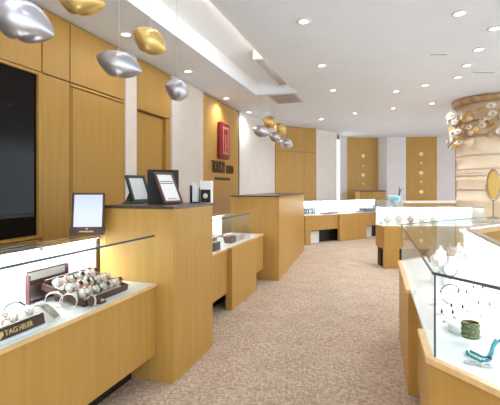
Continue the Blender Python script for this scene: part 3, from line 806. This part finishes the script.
# ------------------------------------------------------------------ end case contents: white busts and gold
for k in range(5):
    bust('%s bust with gold chain in the end case, %s from its wood end' % (('white','cream','grey-pink')[k%3], order[k]),(R2.x+.12+.2*k,R2.y+.12+.02*(k%2),.731),-.3+.1*k,(.85+.05*(k%2)),(WHITE,CREAM,PINKG)[k%3],(GOLD,GOLDP,RG)[k%3],'busts in the end case')
for k in range(4):
    ring_tray('jewelry_tray','white ring tray in the end case, %s from its wood end' % order[k],(R2.x+.18+.36*k,R2.y+.29,.731),0,.28,.12,.05,WHITE,5,1,(GOLD,RG)[k%2],'white ring trays in the end case')
vz = ZT+.0095
o = empty('teal_bowl',(R2.x+.27,R2.y+.2,vz),0,'glazed teal bowl on a glass foot on top of the end case','bowl')
MB().lathe([(.045,0),(.05,.008),(.02,.02),(.02,.05),(.07,.075),(.105,.13),(.11,.19),(.098,.195),(.09,.14),(.05,.09),(.003,.085)],n=28).build('bowl_body', TEAL, o, True)
MB().tube([(.06,0,.13),(.085,.0,.25),(.075,0,.36)],[.016,.012,.008]).build('twig', FRAMEB, o, True)
MB().tube([(.083,0,.24),(.11,.0,.30),(.12,0,.34)],[.009,.008,.005]).build('twig_branch', FRAMEB, o, True)
# gold oval mirror on the far half of the island glass
o = empty('oval_mirror',(2.70,4.44,ZT+.0095),.12,'oval gold table mirror on a slim stand before the column','mirror')
MB().lathe([(.055,0),(.055,.008),(.018,.016),(.006,.02),(.006,.195),(.002,.195)],n=24).build('stand', BRONZE, o, True)
MB().tube([(.092*math.cos(a),.0,.372+.178*math.sin(a)) for a in [PI+PI*k/20 for k in range(21)]],.0045,8).build('yoke', BRONZE, o, True)
MB().ell((0,0,.375),.083,.012,.168,36,18).build('mirror_back', BRONZE, o, True)
MB().ell((0,-.006,.375),.073,.009,.156,36,18).build('mirror_glass', MGOLD, o, True)

# ------------------------------------------------------------------ near island contents
pp = P(470,334,ZD)
o = empty('round_pedestal',(pp.x+.01,pp.y+.03,ZD+.001),0,'white round display riser under the green bracelets','riser')
MB().lathe([(.088,0),(.088,.028),(.083,.032),(.002,.032)],n=40).build('riser_body', WHITE, o, True)
zr = ZD+.034
bs = PY(472,(CAMZ-zr)*F/(338-HZ),zr)
labs = ('bottom bronze and green gem bracelet of the stack on the riser','middle green gem bracelet of the stack on the riser','top bronze bracelet of the stack on the riser')
for k in range(3):
    o = empty('gem_bracelet',(bs.x,bs.y+.012,zr+k*.0225),.15*k-.2,labs[k],'bracelet','stack of green bracelets on the riser')
    MB().lathe([(.030,0),(.036,0),(.036,.005),(.030,.005),(.030,0)],n=28).build('lower_band', BRONZE, o, True)
    q = MB()
    for t in range(18):
        w = 2*PI*t/18; q.ell((.034*math.cos(w),.034*math.sin(w),.0105),.0052,.0052,.0052,8,6)
    q.build('gem_row', EMER, o, True)
    MB().lathe([(.030,.016),(.036,.016),(.036,.021),(.030,.021),(.030,.016)],n=28).build('upper_band', BRONZE, o, True)
def necklace_path():
    px = [(500,340),(496,343),(493,348),(492,354),(490,359),(486,361),(480,361),(474,358),(468,354.5),(467,351.5),(471,351.5),(477,354),(483,357),(488,357),(491,351),(492.5,345),(496,339)]
    return [P(x,y,ZD+.006) for x,y in px]
pts = necklace_path(); bas = pts[8]
o = empty('turquoise_necklace',(bas.x,bas.y,ZD),0,'bright turquoise bead necklace looped on the white deck before the riser','necklace')
q = MB()
acc = []
for a, b in zip(pts, pts[1:]):
    n = max(1,int((b-a).length/.009))
    acc += [a.lerp(b,k/n) for k in range(n)]
for c in acc: q.ell((c.x-bas.x,c.y-bas.y,.006),.0056,.0056,.0056,8,6)
q.build('beads', TURQ, o, True)
c = pts[4]; MB().ell((c.x-bas.x,c.y-bas.y,.010),.008,.008,.009,10,8).build('clasp_stone', PURP, o, True)
pp = P(511,341,ZD); o = empty('tall_pedestal',(pp.x,pp.y,ZD+.001),0,'tall white round riser cut by the right edge of the picture','riser')
MB().lathe([(.045,0),(.045,.115),(.041,.12),(.002,.12)],n=32).build('riser_body', WHITE, o, True)
o = empty('purple_ring',(pp.x-.022,pp.y-.012,ZD+.122),.3,'ring with a big purple stone on the tall white riser','ring')
MB().tube([(.012*math.cos(k*PI/8),0,.013+.012*math.sin(k*PI/8)) for k in range(16)],.002,6,True).build('band', GOLD, o, True)
MB().ell((0,0,.033),.015,.015,.011,12,8).build('stone', PURP, o, True)
for i, (x, y, w, lab) in enumerate(((470,366,.05,'small clear acrylic card left of the turquoise necklace'),(484,369,.045,'small clear acrylic card at the front edge by the necklace'),(437,316,.05,'white price card behind the corner glass joint'),(432,306,.05,'white price card further along the side glass'))):
    pp = P(x,y,ZD); o = empty('price_card',(pp.x+.02,pp.y+.02,ZD+.001),-.3+.2*i,lab,'price card')
    MB().box(-w/2,-.012,0,w/2,.012,.006).build('card_base', GREY, o); MB().box(-w/2+.004,-.004,.0065,w/2-.004,-.001,.013).build('card_face', PAPER, o)
    q = MB(); q.box(-w/4,-.0052,.009,w/4,-.0042,.0105); q.build('printed_line', INK, o)
# earring stands and chains
def earring_stand(px, py, label, h, m, group='earring stands in the angled case'):
    pp = P(px,py,ZD); o = empty('earring_stand',(pp.x,pp.y,ZD+.001),random.random()*1.2-.6,label,'earring stand',group)
    MB().lathe([(.022,0),(.022,.004),(.004,.008),(.0025,.012),(.0025,h),(.001,h)],n=14).build('stand', WHITE, o, True)
    MB().tube([(-.03,0,h),(.03,0,h)],.0025,6).build('cross_bar', WHITE, o, True)
    for s in (-1,1):
        q = MB(); q.tube([(s*.026,-.002,h-.002),(s*.026,-.004,h-.012)],.0012,6); q.ell((s*.026,-.004,h-.022),.006,.004,.011,10,8); q.build('earring', m, o, True)
es = [(447,322,'earring stand with dark drops nearest the corner joint',.075,DARKG),(457,318,'earring stand with black drops behind the bracelets',.085,BLK),(470,312,'earring stand with steel drops left of the tall riser',.08,STL),(484,316,'earring stand with bronze drops behind the riser',.09,BRONZE),
      (462,301,'earring stand with navy drops deeper in the case',.08,NAVY),(478,297,'earring stand with dark drops at the back by the rail',.085,DARKG),(446,300,'earring stand with gold drops midway along the side glass',.07,GOLD)]
for a in es: earring_stand(*a)
pp = P(450,303,ZD); o = empty('wire_choker',(pp.x,pp.y,ZD+.001),.2,'black wire choker arching up behind the corner joint','necklace')
MB().lathe([(.03,0),(.03,.006),(.003,.01),(.003,.07),(.001,.07)],n=16).build('stand', WHITE, o, True)
MB().tube([(.07*math.cos(a)+.0,.0,.05+.06*math.sin(a)) for a in [.3+2.6*k/20 for k in range(21)]],.003,6).build('wire', BLK, o, True)
pp = P(442,283,ZD); o = empty('dark_leaf_brooch',(pp.x,pp.y,ZD+.001),-.3,'dark leaf-shaped brooch on a white wedge in the angled case','brooch')
MB().add([(-.07,-.05,0),(.07,-.05,0),(.07,.06,0),(-.07,.06,0),(-.06,.02,.10),(.06,.02,.10),(.06,.06,.10),(-.06,.06,.10)],[(0,1,2,3),(4,5,6,7),(0,1,5,4),(1,2,6,5),(2,3,7,6),(3,0,4,7)]).build('wedge', WHITE, o)
q = MB()
for k in range(5): q.ell((-.035+.018*k,-.006+.003*k,.066+.010*(k%3)),.012,.006,.007,8,6)
q.build('leaf_cluster', BLDIAL, o, True)
ci = offs(.30)
for i, (u, lab) in enumerate(((.60,'white bust with dark necklace halfway down the angled case'),(.76,'white bust with gold necklace toward the far corner of the angled case'),(.91,'small white bust with rose necklace at the far corner of the angled case'))):
    pp = ci[1].lerp(ci[2],u); bust(lab,(pp.x,pp.y,ZD+.001),-.5,.9-.1*i,WHITE,(BLDIAL,GOLD,RG)[i])
# gold/brown pieces near the far glass corner
c0 = offs(.22)
for k in range(4):
    q_ = c0[2].lerp(c0[3],.10+.13*k)
    bust('%s bust with gold chain in the far island case, %s from the bend' % (('taupe','cream')[k%2], order[k]),(q_.x,q_.y,ZD+.001),-.2,.6,(TAUPE,CREAM)[k%2],(GOLD,RG)[k%2],'busts in the far island case')
for k in range(3):
    q_ = c0[3].lerp(c0[4],.12+.2*k)
    ring_tray('jewelry_tray','pale green ring tray in the far island case, %s past the mirror' % order[k],(q_.x,q_.y,ZD+.001),0,.26,.14,.12,(TEAL,WHITE,TEAL)[k],4,2,GOLD,'ring trays in the far island case')

# ------------------------------------------------------------------ camera, world, colour
w = bpy.data.worlds.new('world'); S.world = w; w.use_nodes = True
w.node_tree.nodes['Background'].inputs['Color'].default_value = (.86,.96,1.06,1)
w.node_tree.nodes['Background'].inputs['Strength'].default_value = 1.95
cam = bpy.data.cameras.new('camera'); cam.sensor_width = 36; cam.lens = 36*F/500; cam.shift_y = -(202.5-HZ)/500
cam.clip_start = .02
co_ = bpy.data.objects.new('camera', cam); COL.objects.link(co_); co_.location = (0,0,CAMZ); co_.rotation_euler = (PI/2,0,0)
S.camera = co_
S.view_settings.view_transform = 'Standard'; S.view_settings.look = 'None'; S.view_settings.gamma = 1; S.view_settings.exposure = 0.4
S.view_settings.use_curve_mapping = False
S.cycles.max_bounces = 12; S.cycles.transparent_max_bounces = 24
